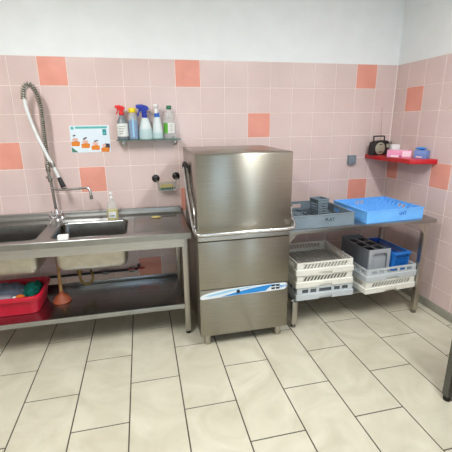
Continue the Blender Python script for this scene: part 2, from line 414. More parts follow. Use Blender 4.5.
# drain trap and supply pipes
t = thing('drain_trap', 'yellowed U shaped drain trap hanging beneath the right hand basin', 'pipe', (.22, -.36, .36))
pts = smooth_path([(-.047, 0, .20), (-.047, 0, .09), (-.043, 0, .045), (-.02, 0, .015), (.0, 0, .012), (.025, 0, .02), (.042, 0, .05), (.044, 0, .085), (.03, .04, .10), (0, .2, .11), (0, .335, .11)], 5)
MB().tube(pts, .009, 12).build('trap_pipe', 'brass', t)
MB().tube([(-.047, 0, .10), (-.047, 0, .135)], .018, 12).build('union_nut', 'brass', t, .002)
MB().tube([(-.047, 0, .15), (-.047, 0, .205)], .022, 12).build('basin_outlet', 'dull_chrome', t)
t = thing('water_pipe', 'dark water pipe with red handled stopcocks along the wall under the sink', 'pipe', (.2, -.04, .325))
MB().tube([(-.8, 0, 0), (.38, 0, 0), (.40, .0, .01), (.40, .0, .03), (.40, .03, .03)], .011, 10).build('pipe', 'pipe', t)
for x in (.12, .34, .42):
    if x < .4:
        MB().box(x-.022, x+.022, -.02, .02, -.018, .018).build('valve_body', 'dull_chrome', t, .004)
    MB().box(x-.03, x+.03, -.04, -.024, .012, .022).build('valve_handle', 'valve_red' if x != .12 else 'black', t, .003)

# plunger
t = thing('plunger', 'terracotta rubber plunger with a wooden stick on the lower sink shelf', 'plunger', (.03, -.385, sz))
MB().lathe([(.062, .0), (.066, .004), (.064, .012), (.058, .02), (.055, .024), (.05, .036), (.04, .05), (.022, .062), (.016, .07), (.016, .085), (0, .086)], n=28).build('cup', 'terracotta', t)
MB().tube([(0, 0, .06), (-.0, .02, .25), (-.004, .038, .40)], [.012, .0115, .0105], 12).build('stick', 'wood', t)

# washing-up tub with its contents
TZ = sz
tub = thing('washing_up_tub', 'raspberry red oblong plastic tub of cloths under the sink', 'tub', (-.312, -.385, TZ))
def tub_loop(g, z, w=.225, d=.165, r=.05): return rrect(-w-g, w+g, -d-g, d+g, r+max(0, g)*.5, z, 6)
lp = [tub_loop(-.022, .0), tub_loop(-.012, .004), tub_loop(-.004, .06), tub_loop(.006, .125), tub_loop(.010, .128), tub_loop(.012, .115), tub_loop(.020, .115), tub_loop(.022, .138), tub_loop(.018, .142), tub_loop(.004, .142), tub_loop(.0, .136), tub_loop(-.010, .06), tub_loop(-.018, .008), tub_loop(-.03, .005)]
MB().loft(lp, (True, True)).build('tub_shell', 'red_tub', tub, smooth=45)
def lump(name, mat, c, r, seed, amp=.3, label=None, cat=None, rz=0, freq=2.6):
    bm = bmesh.new(); bmesh.ops.create_icosphere(bm, subdivisions=4, radius=1)
    for v in bm.verts:
        d = 1+amp*noise.noise(v.co*freq+Vector((seed, seed*2.1, 0)))+amp*.5*noise.noise(v.co*freq*2.4+Vector((0, seed, 3)))
        v.co = Vector((v.co.x*r[0]*d, v.co.y*r[1]*d, v.co.z*r[2]*d))
    zmin = min(v.co.z for v in bm.verts)
    for v in bm.verts: v.co.z -= zmin
    for f in bm.faces: f.smooth = True
    me = bpy.data.meshes.new(name); bm.to_mesh(me); bm.free(); me.materials.append(M[mat])
    o = bpy.data.objects.new(name, me); COL.objects.link(o); o.location = c; o.rotation_euler = (0, 0, rz)
    return tag(o, label, cat)
lump('cleaning_cloth', 'grey_cloth', (-.36, -.35, TZ+.006), (.15, .10, .072), 1.3, .25, 'crumpled grey blue cloth heaped along the red tub', 'cloth', .1)
lump('cleaning_cloth', 'teal', (-.172, -.335, TZ+.012), (.058, .09, .066), 5.1, .3, 'crumpled teal green cloth at the plunger end of the red tub', 'cloth', -.3)
t = thing('plastic_bottle', 'grey plastic bottle lying at the front of the red tub', 'bottle', (-.335, -.465, TZ+.10))
mb = MB(); mb.xf = Matrix.Rotation(PI/2, 4, 'Y') @ Matrix.Identity(4)
mb.lathe([(.0, -.07), (.024, -.07), (.030, -.062), (.031, .03), (.026, .048), (.014, .058), (.013, .07), (0, .07)], n=20); mb.build('bottle_body', 'grey_bottle', t)
mb = MB(); mb.xf = Matrix.Rotation(PI/2, 4, 'Y'); mb.lathe([(.015, .066), (.015, .088), (0, .089)], n=16); mb.build('bottle_cap', 'white_plastic', t)
lump('scouring_pad', 'orange', (-.228, -.46, TZ+.085), (.03, .022, .017), 7.7, .25, 'small orange scouring pad in the red tub beside the grey bottle', 'scouring pad')

# things on the sink unit
t = thing('dish_sponge', 'small white block sponge on the front rim of the right hand basin', 'sponge', (.155, -.637, tz(.155)+.001), .05)
MB().box(-.033, .033, -.022, .022, 0, .032).build('sponge_block', 'white_plastic', t, .006, 3)
tag(lump('folded_cloth', 'yellow_cloth', (.775, -.185, tz(.775)-.006), (.036, .018, .009), 3.3, .2), 'small pale yellow cloth dropped on the drainer', 'cloth')

t = thing('soap_bottle', 'clear squat bottle of yellow washing-up liquid at the sink backsplash', 'bottle', (.44, -.185, tz(.44)))
MB().lathe([(.034, .0), (.042, .004), (.0425, .06), (.041, .10), (.034, .13), (.018, .158), (.013, .165), (.013, .178), (0, .179)], n=24, sy=.72).build('bottle_body', 'clear', t)
MB().lathe([(.0335, .003), (.041, .006), (.0415, .085), (0, .0855)], n=24, sy=.72).build('liquid', 'yellow_liquid', t)
MB().box(-.016, .016, -.0345, -.0318, .038, .044).build('label_print', 'dark_print', t)
mb = MB(); q_ = [(.0434*math.cos(-PI*.72+PI*.44*i/8), .0434*math.sin(-PI*.72+PI*.44*i/8)*.74) for i in range(9)]; mb.add([(x, y, z) for z in (.022, .074) for x, y in q_], [(i, i+1, i+10, i+9) for i in range(8)]); mb.build('front_label', 'label', t)
mb = MB(); mb.lathe([(.015, .17), (.016, .186), (.008, .19), (.006, .215), (0, .216)], n=16); mb.box(-.012, .012, -.02, .012, .208, .222); mb.build('dispenser_cap', 'white_plastic', t, .002)

# ------------------------------------------------------------------ pre-rinse tap
FX, FY = .02, -.125
tap = thing('rinse_tap', 'chrome pre-rinse mixer tap with tall sprung hose rising behind the sinks', 'tap', (FX, FY, tz(FX)))
zt = tz(FX)
def W(p): return (p[0]-FX, p[1]-FY, p[2]-zt)
MB().lathe([(.03, 0), (.03, .006), (.024, .012), (.02, .03), (.022, .04), (.022, .075), (.016, .085), (.0135, .10)], n=24).build('mixer_body', 'chrome', tap)
for s in (-1, 1):
    d = Vector((s*.75, -.55, .22)).normalized(); c0 = Vector((0, 0, .045))
    vb = MB().tube([c0, c0+d*.045], .013, 14).build('valve', 'chrome', tap)
    mb = MB(); hub = c0+d*.052; mb.tube([c0+d*.043, c0+d*.062], .014, 14)
    u = d.orthogonal().normalized(); w = d.cross(u)
    for a in range(4):
        e = u*math.cos(a*PI/2+.6)+w*math.sin(a*PI/2+.6); mb.tube([hub, hub+e*.034], [.006, .0075], 8)
    mb.build('cross_handle', 'chrome', vb)
sp = smooth_path([(0, 0, .035), (-.005, -.03, .04), (-.02, -.09, .03), (-.03, -.12, .008)], 4)
MB().tube(sp, .009, 12).build('outlet_elbow', 'chrome', tap)
MB().tube([W((.018, FY, zt+.09)), W((.012, FY, 1.09)), W((.006, FY, 1.16))], [.0105, .0105, .0105], 14).build('riser_pipe', 'dull_chrome', tap)
mb = MB(); mb.tube(smooth_path([W(q) for q in [(.012, FY, 1.088), (.03, FY-.01, 1.084), (.06, FY-.02, 1.076), (.16, FY-.045, 1.078), (.255, FY-.065, 1.086), (.282, FY-.072, 1.082), (.294, FY-.075, 1.06), (.296, FY-.075, 1.02)]], 5), .010, 12)
mb.build('swivel_spout', 'chrome', tap)
MB().tube([W((.296, FY-.075, 1.03)), W((.297, FY-.075, 1.0))], .013, 14).build('spout_nozzle', 'dull_chrome', tap)
mb = MB(); mb.tube([W((.007, FY, 1.135)), W((.004, FY, 1.175))], .016, 14); mb.tube([W((.004, FY, 1.175)), W((.003, FY, 1.215))], .012, 14); mb.tube([W((.003, FY, 1.21)), W((.002, FY, 1.265))], .017, 14)
mb.tube([W((-.02, FY, 1.17)), W((.03, FY, 1.165))], .008, 10); mb.build('riser_fitting', 'dull_chrome', tap, .0015)
hose = smooth_path([W(q) for q in [(.006, FY, 1.25), (.009, FY, 1.36), (.010, FY, 1.47), (.015, FY, 1.57), (.016, FY, 1.67), (.008, FY-.003, 1.745), (-.008, FY-.008, 1.798), (-.032, FY-.014, 1.826), (-.062, FY-.02, 1.812), (-.078, FY-.022, 1.775), (-.082, FY-.022, 1.725)]], 8)
MB().tube(hose, .0085, 10).build('hose', 'hose_inner', tap)
# coil spring around the hose
def coil(path, r, pitch, w):
    ds = [0]
    for i in range(len(path)-1): ds.append(ds[-1]+(path[i+1]-path[i]).length)
    tot = ds[-1]; n = int(tot/pitch*10); out = []; i = 0
    t = (path[1]-path[0]).normalized(); a = Vector((0, 1, 0))
    for k in range(n+1):
        s = tot*k/n
        while i < len(path)-2 and ds[i+1] < s: i += 1
        q = path[i].lerp(path[i+1], (s-ds[i])/max(1e-9, ds[i+1]-ds[i])); t = (path[i+1]-path[i]).normalized()
        a2 = (a-t*a.dot(t)).normalized(); b = t.cross(a2); g = 2*PI*s/pitch
        out.append(q+(a2*math.cos(g)+b*math.sin(g))*r)
    return MB().tube(out, w, 5)
coil(hose, .0185, .0155, .0044).build('coil_spring', 'spring', tap)
hp = [W(q) for q in [(-.082, FY-.022, 1.735), (-.072, FY-.023, 1.64), (-.036, FY-.026, 1.49), (.016, FY-.03, 1.335), (.05, FY-.032, 1.25), (.078, FY-.033, 1.165)]]
MB().tube(smooth_path(hp, 5), [.0125]*26, 14).build('spray_handle', 'handle_grey', tap)
e = Vector(hp[-1]); dv = (Vector(hp[-1])-Vector(hp[-2])).normalized()
MB().tube([e-dv*.005, e+dv*.02, e+dv*.05, e+dv*.075], [.014, .016, .018, .02], 16).build('spray_head', 'black', tap)
mb = MB(); q = Vector(W((.04, FY-.03, 1.275)))
mb.tube([q-dv*.012, q+dv*.03], .018, 14); mb.tube([Vector(W((.002, FY, 1.25))), q], .008, 10); mb.build('handle_hook', 'dull_chrome', tap, .0015)

# ------------------------------------------------------------------ wall pieces by the sinks
t = thing('hygiene_poster', 'laminated hand hygiene notice with orange pictures stepping down, on the tiles', 'poster', (.313, -.003, 1.44))
def PB(x0, x1, z0, z1, d): return MB().box(x0, x1, -d, -d+.0004, z0, z1)
MB().prism([(-.149, -.1035), (.146, -.1015), (.147, .1035), (-.146, .1025)], -.001, 0).build('sheet', 'paper', t)
PB(-.104, .132, .079, .095, .0016).build('header_band', 'teal_print', t)
PB(.095, .124, .028, .073, .0016).build('logo_panel', 'teal_dark', t)
MB().box(.1, .119, -.0022, -.0018, .038, .052).build('logo_inset', 'teal_print', t)
mb = MB(); mb.xf = Matrix.Translation((-.126, -.0012, .084)) @ Matrix.Rotation(PI/2, 4, 'X'); mb.lathe([(.012, 0), (.012, .0005), (0, .0006)], n=20); mb.build('emblem', 'teal_print', t)
MB().prism([(-.146, -.1), (-.146, -.058), (-.1, -.1)], -.0016, -.0012).build('corner_mark', 'green_print', t)
for i in range(4):
    cx, cz = -.112+.073*i, -.025-.0165*i
    pp = MB(); pp.prism([(cx-.033, cz-.026), (cx+.026, cz-.028), (cx+.032, cz+.004), (cx+.004, cz+.012), (cx-.033, cz+.004)], -.0016, -.0012, mi=0)
    pp.prism([(cx-.024, cz+.012), (cx+.018, cz+.010), (cx+.02, cz+.028), (cx-.0, cz+.036), (cx-.022, cz+.03)], -.0016, -.0012, mi=1)
    dk = [[(cx-.02, cz+.05), (cx-.004, cz+.06), (cx+.008, cz+.056), (cx-.006, cz+.046)], [(cx-.014, cz+.034), (cx+.016, cz+.05), (cx+.008, cz+.058), (cx-.016, cz+.046)], [(cx-.008, cz+.034), (cx+.026, cz+.044), (cx+.018, cz+.05), (cx-.01, cz+.044)], [(cx-.006, cz+.01), (cx+.034, cz+.004), (cx+.034, cz+.036), (cx-.004, cz+.038), (cx+.008, cz+.024)]][i]
    pp.prism(dk, -.0021, -.0017, mi=2)
    pp.build('picture', ['orange_print', 'skin_print', 'dark_print'], t, smooth=0)

GZ = 1.432
t = thing('glass_shelf', 'narrow glass wall shelf carrying five cleaning bottles', 'shelf', (.765, 0, GZ))
MB().box(-.252, .25, -.128, -.004, -.007, 0).build('glass_pane', 'glass_edge', t, .0015)
for x in (-.205, .205):
    b = MB(); b.box(x-.016, x+.016, -.02, -.002, -.05, .022); b.box(x-.012, x+.012, -.075, -.012, -.016, -.0075); b.box(x-.012, x+.012, -.05, -.012, .0005, .012); b.build('bracket', 'dull_chrome', t, .003)
    MB().tube([(x, -.045, -.03), (x, -.045, -.012)], .008, 12).build('clamp_screw', 'chrome', t)

def trig_head(mb, x, z, s=1, mi=0, w=.012, y=0):
    """spray head seen from the side: neck, body pointing to -x, lever"""
    P = lambda a, b: (x+a*s, z+b*s)
    mb.prism([P(-.044, .046), P(-.05, .062), P(-.046, .07), P(-.012, .072), P(.022, .062), P(.034, .048), P(.03, .04), P(.018, .034), P(.014, .0), P(-.014, .0), P(-.014, .03), P(-.026, .044)], y-w, y+w, mi=mi)
    mb.prism([P(-.016, .03), P(-.026, .044), P(-.033, .044), P(-.036, .022), P(-.046, .002), P(-.04, -.004), P(-.03, .01), P(-.026, .028)], y-w*.6, y+w*.6, mi=mi)
def bottle(label, x, y=-.068, name='spray_bottle'): return thing(name, label, 'bottle', (x, y, GZ))
t = bottle('smoky grey spray bottle with red trigger on the glass shelf', 0.566)
MB().lathe([(.036, 0), (.042, .004), (.043, .02), (.043, .10), (.038, .135), (.024, .165), (.016, .178), (.016, .2)], n=26, sy=.8).build('bottle_body', 'smoke', t)
MB().lathe([(.0435, .025), (.0438, .03), (.0438, .118), (.0425, .122)], n=26, sy=.81).build('front_label', 'label', t)
mb = MB()
for k in range(4): mb.box(-.024, .02-.006*k, -.0365, -.0345, .098-.018*k, .104-.018*k)
mb.build('label_print', 'label_print', t)
mb = MB(); trig_head(mb, 0, .192, .92); mb.lathe([(.019, .185), (.019, .205)], n=18); mb.build('trigger_head', 'red_trigger', t, .003)
t = bottle('cylindrical bottle of blue liquid with yellow cap on the glass shelf', 0.648, name='cleaner_bottle')
MB().lathe([(.032, 0), (.036, .004), (.0365, .15), (.034, .18), (.024, .2), (.018, .205), (.018, .215)], n=26).build('bottle_body', 'clear', t)
MB().lathe([(.0315, .003), (.0345, .007), (.035, .145), (0, .146)], n=26).build('liquid', 'blue_liquid', t)
MB().box(-.006, .006, -.0378, -.0362, .02, .165).build('label_strip', 'sticker_pale', t)
MB().lathe([(.0255, .203), (.0265, .206), (.0265, .232), (.024, .236), (0, .237)], n=24).build('screw_cap', 'yellow_cap', t)
t = bottle('frosted half-full spray bottle with navy blue trigger on the glass shelf', 0.741)
MB().lathe([(.048, 0), (.052, .004), (.052, .05), (.047, .09), (.036, .13), (.029, .155), (.02, .165), (.017, .175), (.017, .185)], n=26, sy=.78).build('bottle_body', 'frost', t)
MB().lathe([(.049, .002), (.0527, .006), (.0527, .05), (.0495, .076)], n=26, sy=.785).build('liquid', 'frost_liquid', t)
mb = MB(); trig_head(mb, -.004, .176, 1.22, 0, .013); mb.lathe([(.02, .163), (.02, .19)], n=18); mb.build('trigger_head', 'blue_trigger', t, .003)
t = bottle('slim white spray bottle with white head and blue collar on the glass shelf', 0.835)
MB().lathe([(.034, 0), (.042, .004), (.042, .045), (.038, .09), (.03, .14), (.024, .165), (.017, .172), (.017, .18)], n=26, sy=.85).build('bottle_body', 'frost', t)
MB().lathe([(.0355, .002), (.0426, .005), (.0426, .04), (.0418, .05)], n=26, sy=.855).build('liquid', 'frost_liquid', t)
MB().lathe([(.0205, .168), (.021, .172), (.021, .195), (.0195, .2)], n=20).build('collar', 'collar_blue', t)
mb = MB(); mb.xf = Matrix.Rotation(PI/2-.25, 4, 'Z'); trig_head(mb, 0, .196, .95, 0, .014); mb.build('trigger_head', 'white_plastic', t, .003)
t = bottle('clear ribbed bottle with dark green cap and green-white label on the glass shelf', 0.931, name='cleaner_bottle')
MB().lathe([(.042, 0), (.046, .004), (.0465, .02), (.0465, .125), (.042, .132), (.040, .14), (.043, .146), (.040, .152), (.043, .158), (.040, .164), (.043, .17), (.039, .178), (.036, .195), (.028, .21), (.018, .222), (.015, .228), (.015, .236)], n=28, sy=.8).build('bottle_body', 'clear', t)
def curved_label(a0, a1, z0, z1, r, sy, mat, name):
    n = 10; lo = []; mb = MB()
    for i in range(n+1):
        g = a0+(a1-a0)*i/n; lo.append((r*math.cos(g), r*math.sin(g)*sy))
    vs = [(x, y, z) for z in (z0, z1) for x, y in lo]; mb.add(vs, [(i, i+1, i+n+2, i+n+1) for i in range(n)]); return mb.build(name, mat, t)
curved_label(-PI*.98, -PI*.62, .045, .122, .0472, .8, 'label_green', 'label_band')
curved_label(-PI*.62, -PI*.22, .045, .122, .0472, .8, 'label', 'front_label')
mb = MB()
for k in range(4): mb.box(-.004, .018-.003*(k % 2), -.0395, -.0375, .105-.015*k, .109-.015*k)
mb.build('label_print', 'label_print', t)
MB().lathe([(.019, .226), (.0195, .23), (.0195, .25), (.017, .254), (0, .254)], n=20).build('screw_cap', 'green_cap', t)

# suction sponge holder
t = thing('sponge_holder', 'chrome wire sponge basket on two black suction cups beside the dishwasher', 'sponge holder', (.885, 0, 1.06))
for x, z in ((-.088, .048), (.082, .062)):
    mb = MB(); mb.xf = Matrix.Translation((x, 0, z)) @ Matrix.Rotation(PI/2, 4, 'X')
    mb.lathe([(.031, .003), (.032, .006), (.026, .012), (.014, .017), (.011, .024), (0, .025)], n=22); mb.build('suction_cup', 'black', t)
mb = MB(); r = .0022
for z in (-.045, -.015, .012):
    mb.tube([(-.075, -.012, z), (.07, -.012, z), (.07, -.075, z), (-.075, -.075, z)], r, 6, closed=True)
for k in range(9):
    x = -.075+.145*k/8; mb.tube([(x, -.012, .012), (x, -.012, -.045), (x, -.075, -.045), (x, -.075, .012)], r*.8, 6)
for k in range(3): mb.tube([(-.075, -.02-.022*k, -.046), (.07, -.02-.022*k, -.046)], r*.8, 6)
for x, z in ((-.088, .048), (.082, .062)):
    mb.tube([(x*.9, -.012, .0), (x*.95, -.012, .03), (x, -.018, z)], r, 6)
    mb.tube([(x, -.018, z), (x+.02, -.02, .0), (x*.9, -.03, -.03)], r, 6)
mb.build('wire_basket', 'chrome', t)
t = thing('scouring_sponge', 'yellow and green scouring sponge lying in the wire basket', 'sponge', (.88, -.044, 1.0172), .04)
MB().box(-.052, .052, -.024, .024, 0, .016).build('scourer_layer', 'sponge_green', t, .003)
MB().box(-.052, .052, -.024, .024, .016, .036).build('foam_layer', 'sponge_yellow', t, .004)

# ------------------------------------------------------------------ dishwasher
DX0, DX1, DYF, DYB = 1.015, 1.66, -.852, -.20
dw = thing('dishwasher', 'tall stainless steel hood-type dishwasher with wraparound lifting handle', 'dishwasher', ((DX0+DX1)/2, -.52, 0))
H = dw.location.copy()
def D(x, y, z): return (x-H.x, y-H.y, z)
def DB(mb, x0, x1, y0, y1, z0, z1, mi=0): mb.box(x0-H.x, x1-H.x, y0-H.y, y1-H.y, z0, z1, mi)
mb = MB(); DB(mb, DX0+.004, DX1-.004, DYF+.012, DYB, .09, .778); mb.build('base_cabinet', 'dark_steel', dw, .004)
mb = MB(); DB(mb, DX0, DX0+.01, DYF+.004, DYB, .088, .786); mb.build('side_panel', 'hood', dw, .002)
mb = MB(); DB(mb, DX1-.01, DX1, DYF+.004, DYB, .088, .786); mb.build('side_panel', 'hood', dw, .002)
mb = MB(); DB(mb, DX0, DX1, DYF, DYF+.02, .45, .793); mb.build('upper_front_panel', 'hood', dw, .004)
mb = MB(); DB(mb, DX0, DX1, DYF, DYF+.02, .088, .446); mb.build('lower_front_panel', 'hood', dw, .004)
mb = MB(); DB(mb, DX0+.012, DX1-.012, DYF+.02, DYB, .786, .81); mb.build('wash_tank_rim', 'dark_steel', dw, .003)
mb = MB(); mb.prism([(DYF+.0-H.y, .801), (DYB-H.y, .801), (DYB-H.y, 1.372), (DYF+.014-H.y, 1.368), (DYF+.004-H.y, 1.364), (DYF-H.y, 1.354)], DX0-H.x, DX1-H.x, 'yz')
hood = mb.build('hood', 'hood', dw, .003)
mb = MB(); DB(mb, DX0+.003, DX1-.003, DYF-.003, DYF+.0, .801, .826); mb.build('hood_lip', 'steel_edge', dw, .0015)
for x in (DX0+.055, DX1-.055):
    for y in (DYF+.05, DYB-.05):
        MB().lathe([(.019, 0), (.022, .004), (.024, .03), (.026, .075), (.026, .092)], D(x, y, 0), 18).build('foot', 'leg_steel', dw)
xa, xb = DX0-.024, DX1+.024
hp = smooth_path([D(*q) for q in [(xa, -.43, 1.24), (xa, -.56, 1.09), (xa, -.73, .965), (xa+.001, -.84, .895), (xa+.012, -.885, .868), (xa+.045, -.905, .862), (xa+.2, -.906, .862), (xb-.2, -.906, .862), (xb-.045, -.905, .864), (xb-.012, -.885, .870), (xb-.001, -.84, .90), (xb, -.73, .965), (xb, -.56, 1.09), (xb, -.43, 1.24)]], 6)
MB().tube(hp, .0115, 12).build('lift_handle', 'chrome', dw)
for x, s in ((xa, 1), (xb, -1)):
    a = MB(); a.tube(smooth_path([D(x, -.43, 1.235), D(x, -.425, 1.262), D(x+s*.004, -.45, 1.275), D(x+s*.01, -.495, 1.268), D(x+s*.012, -.52, 1.24)], 4), .0125, 12); a.build('lever_cap', 'black', dw)
    a = MB(); a.tube(smooth_path([D(x+s*.012, -.52, 1.245), D(x+s*.012, -.62, 1.165), D(x+s*.012, -.75, 1.06), D(x+s*.012, -.82, .985), D(x+s*.012, -.835, .92), D(x+s*.012, -.835, .84)], 3), .008, 10); a.build('linkage_rod', 'dull_chrome', dw)
    a = MB(); x0, x1 = sorted((x+s*.004, x+s*.0245)); DB(a, x0, x1, -.40, -.36, 1.19, 1.235); a.build('hinge_block', 'black', dw, .003)
# control strip: a long swoosh sticker
def swoosh(pts): return [(x-H.x, z) for x, z in pts]
st = MB(); Y0 = DYF-H.y
def arc(pts, k=5): return [(p.x, p.z) for p in smooth_path([(a, 0, b) for a, b in pts], k)]
outl = arc([(1.018, .398), (1.034, .412), (1.09, .426), (1.2, .439), (1.35, .4445), (1.5, .4455), (1.62, .4445)], 4)+arc([(1.62, .4445), (1.642, .44), (1.652, .424), (1.645, .402), (1.628, .392)], 4)+arc([(1.628, .392), (1.5, .388), (1.3, .387), (1.15, .383), (1.06, .379), (1.03, .38), (1.017, .388)], 4)
clean = []
for q in outl:
    if not clean or (abs(q[0]-clean[-1][0])+abs(q[1]-clean[-1][1])) > 1e-4: clean.append(q)
st.prism(swoosh(clean), Y0-.0012, Y0); strip = st.build('control_strip', 'sticker_white', dw, smooth=0)
b = MB(); b.prism(swoosh(arc([(1.16, .3865), (1.25, .405), (1.36, .423), (1.45, .4335), (1.52, .439)], 4)+arc([(1.52, .439), (1.55, .4385), (1.58, .437)], 3)[1:]+[(1.575, .431), (1.56, .428), (1.525, .424), (1.505, .41), (1.49, .395), (1.40, .391), (1.28, .389)]), Y0-.0018, Y0-.0012); b.build('blue_wave', 'sticker_blue', strip, smooth=0)
b = MB(); b.prism(swoosh(arc([(1.05, .404), (1.12, .416), (1.22, .431), (1.33, .438), (1.42, .4405)], 4)+[(1.34, .432), (1.24, .42), (1.15, .405), (1.08, .399)]), Y0-.0018, Y0-.0012); b.build('pale_wave', 'sticker_pale', strip, smooth=0)
b = MB()
for z0, z1 in ((.4225, .4365), (.4005, .4145)):
    for xs in ((1.53, 1.557), (1.563, 1.593)):
        b.prism(swoosh([(xs[0]+.004, z0), (xs[1], z0), (xs[1]+.003, z1), (xs[0], z1)]), Y0-.0024, Y0-.0012)
b.build('logo_mark', 'logo_black', strip, smooth=0)
text_mesh('logo_lettering', 'apro', .03, 'sticker_blue', strip, (1.6215-H.x, Y0-.0014, .4205), (PI/2, 0, 0))
mb = MB(); mb.xf = Matrix.Translation((1.287-H.x, Y0-.0012, .4155)) @ Matrix.Rotation(PI/2, 4, 'X'); mb.lathe([(.0125, 0), (.0125, .004), (.009, .0065), (0, .0065)], n=20); mb.build('start_button', 'black', dw)

# ------------------------------------------------------------------ rack table
RZ = .815
rt = thing('rack_table', 'stainless steel outlet table with two shelves of wash racks', 'table', (2.285, -.53, 0))
T0, T1, TF, TB = 1.664, 2.89, -.812, -.245
def R(o): o.location = -rt.location; return o
mb = MB(); mb.box(T0, T1, TF, TB, RZ-.004, RZ); mb.box(T0, T1, TF-.003, TF, RZ-.028, RZ); mb.box(T0, T1, TB, TB+.003, RZ-.028, RZ); mb.box(T1, T1+.003, TF-.003, TB+.003, RZ-.028, RZ); mb.box(T0-.003, T0, TF-.003, TB+.003, RZ-.028, RZ)
R(mb.build('tabletop', 'steel', rt, .0014))
mb = MB(); mb.box(1.74, T1-.042, -.745, TB-.02, .222, .236); R(mb.build('lower_shelf', 'shelf_steel', rt, .003))
for x in (1.742, 2.806):
    for y in ((-.80, TB-.045) if x > 2 else (-.765, TB-.062)):
        lg = R(MB().box(x, x+.042, y, y+.042, .03, RZ-.028 if x > 2 else .222).build('leg', 'leg_steel', rt, .004))
        MB().lathe([(.013, 0), (.02, .003), (.02, .012), (.012, .016), (.012, .032)], (x+.021, y+.021, 0), 16).build('foot', 'dull_chrome', lg)
for x, s in ((2.806, -1), (1.664, 1)):
    for y in (-.80, TB-.006):
        mb = MB(); mb.prism([(x, RZ-.028), (x+s*.085, RZ-.028), (x, RZ-.12)], y+.001, y+.005, 'xz'); R(mb.build('corner_gusset', 'leg_steel', rt))

# dishwasher racks. local: centre bottom; w x d x h
def bars(mb, w, d, z, step, th, hh, mi=0):
    n = int(w/step)
    for i in range(1, n): mb.box(-w/2+i*w/n-th/2, -w/2+i*w/n+th/2, -d/2, d/2, z, z+hh, mi)
    n = int(d/step)
    for i in range(1, n): mb.box(-w/2, w/2, -d/2+i*d/n-th/2, -d/2+i*d/n+th/2, z+hh*.1, z+hh*.9, mi)
def wall_frames(w, d):  # four walls as (transform, length)
    return [(Matrix.Translation((0, -d/2, 0)), w), (Matrix.Translation((w/2, 0, 0)) @ Matrix.Rotation(PI/2, 4, 'Z'), d), (Matrix.Translation((0, d/2, 0)) @ Matrix.Rotation(PI, 4, 'Z'), w), (Matrix.Translation((-w/2, 0, 0)) @ Matrix.Rotation(-PI/2, 4, 'Z'), d)]
def rack(label, loc, rz, style, w=.475, d=.455, h=.102, group=None, dark_liner=False):
    t = thing('wash_rack', label, 'rack', loc, rz, group)
    mat = {'slant': 'cream_rack', 'window': 'pale_grey_rack'}[style]
    lower = MB(); upper = MB(); th = .006; zl = .044 if style == 'slant' else .046
    for xf, ln in wall_frames(w, d):
        lower.xf = upper.xf = xf; a = ln/2
        nw = .055
        for x0, x1 in ((-a, -nw), (nw, a)): lower.box(x0, x1, -.004, th, 0, zl)
        lower.box(-nw, nw, -.004, th, .018, zl); lower.box(-nw, nw, .006, .012, 0, .018)
        i = a-.006
        za, zc = (zl+.006, h-.012) if style == 'slant' else (zl+.009, h-.017)
        upper.box(-i, i, .004, .004+th, zc, h); upper.box(-i, i, .004, .004+th, zl, za)
        if style == 'slant':
            upper.box(-i, -i+.05, .004, .004+th, za, zc); upper.box(i-.05, i, .004, .004+th, za, zc)
        if style == 'slant':
            n = 13; span = 2*(i-.05); z0, z1 = za, zc; sl = .020
            for k in range(n+1):
                x = -i+.05+span*k/n-sl/2
                upper.add([(x, .004, z0), (x+.008, .004, z0), (x+.008+sl, .004, z1), (x+sl, .004, z1), (x, .004+th, z0), (x+.008, .004+th, z0), (x+.008+sl, .004+th, z1), (x+sl, .004+th, z1)],
                          [(0,1,2,3),(4,7,6,5),(0,4,5,1),(1,5,6,2),(2,6,7,3),(3,7,4,0)])
        else:
            for x0, x1 in ((.052, .074), (.124, .142), (.192, i)):
                upper.box(x0, x1, .004, .004+th, za, zc); upper.box(-x1, -x0, .004, .004+th, za, zc)
    lower.build('lower_band', mat, t, .0015, 1); upper.build('slotted_rim' if style == 'slant' else 'window_rim', mat, t, 0)
    if dark_liner:  # dark grey liner and dividers added so the rack windows look shaded inside
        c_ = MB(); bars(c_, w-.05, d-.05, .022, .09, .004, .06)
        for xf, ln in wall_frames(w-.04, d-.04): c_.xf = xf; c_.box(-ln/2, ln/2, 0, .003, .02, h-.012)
        c_.build('shade_liner', 'mid_grey_dark', t, smooth=0)
    g = MB(); bars(g, w-.02, d-.02, .012, .026, .004, .012); g.build('base_grid', 'white_grid' if style == 'slant' else mat, t, smooth=0)
    return t
LX, LY = 1.992, -.548
sh = .236
G = 'racks stacked on the lower shelf of the rack table'
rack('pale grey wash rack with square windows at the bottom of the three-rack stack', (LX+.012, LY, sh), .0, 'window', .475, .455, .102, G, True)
r1 = rack('off-white slotted wash rack in the middle of the three-rack stack', (LX+.004, LY, sh+.104), .0, 'slant', .47, .455, .1, G)
dup(r1, (LX-.001, LY-.002, sh+.206), 0, 'off-white slotted wash rack topmost in the three-rack stack by the dishwasher', G)
RX, RY, RA = 2.556, -.565, .06
dup(r1, (RX, RY, sh), RA, 'off-white slotted wash rack at the bottom of the stack by the table leg', G)
rack('pale grey windowed rack holding the grey and blue cutlery boxes', (RX, RY, sh+.102), RA, 'window', .472, .452, .1, G)

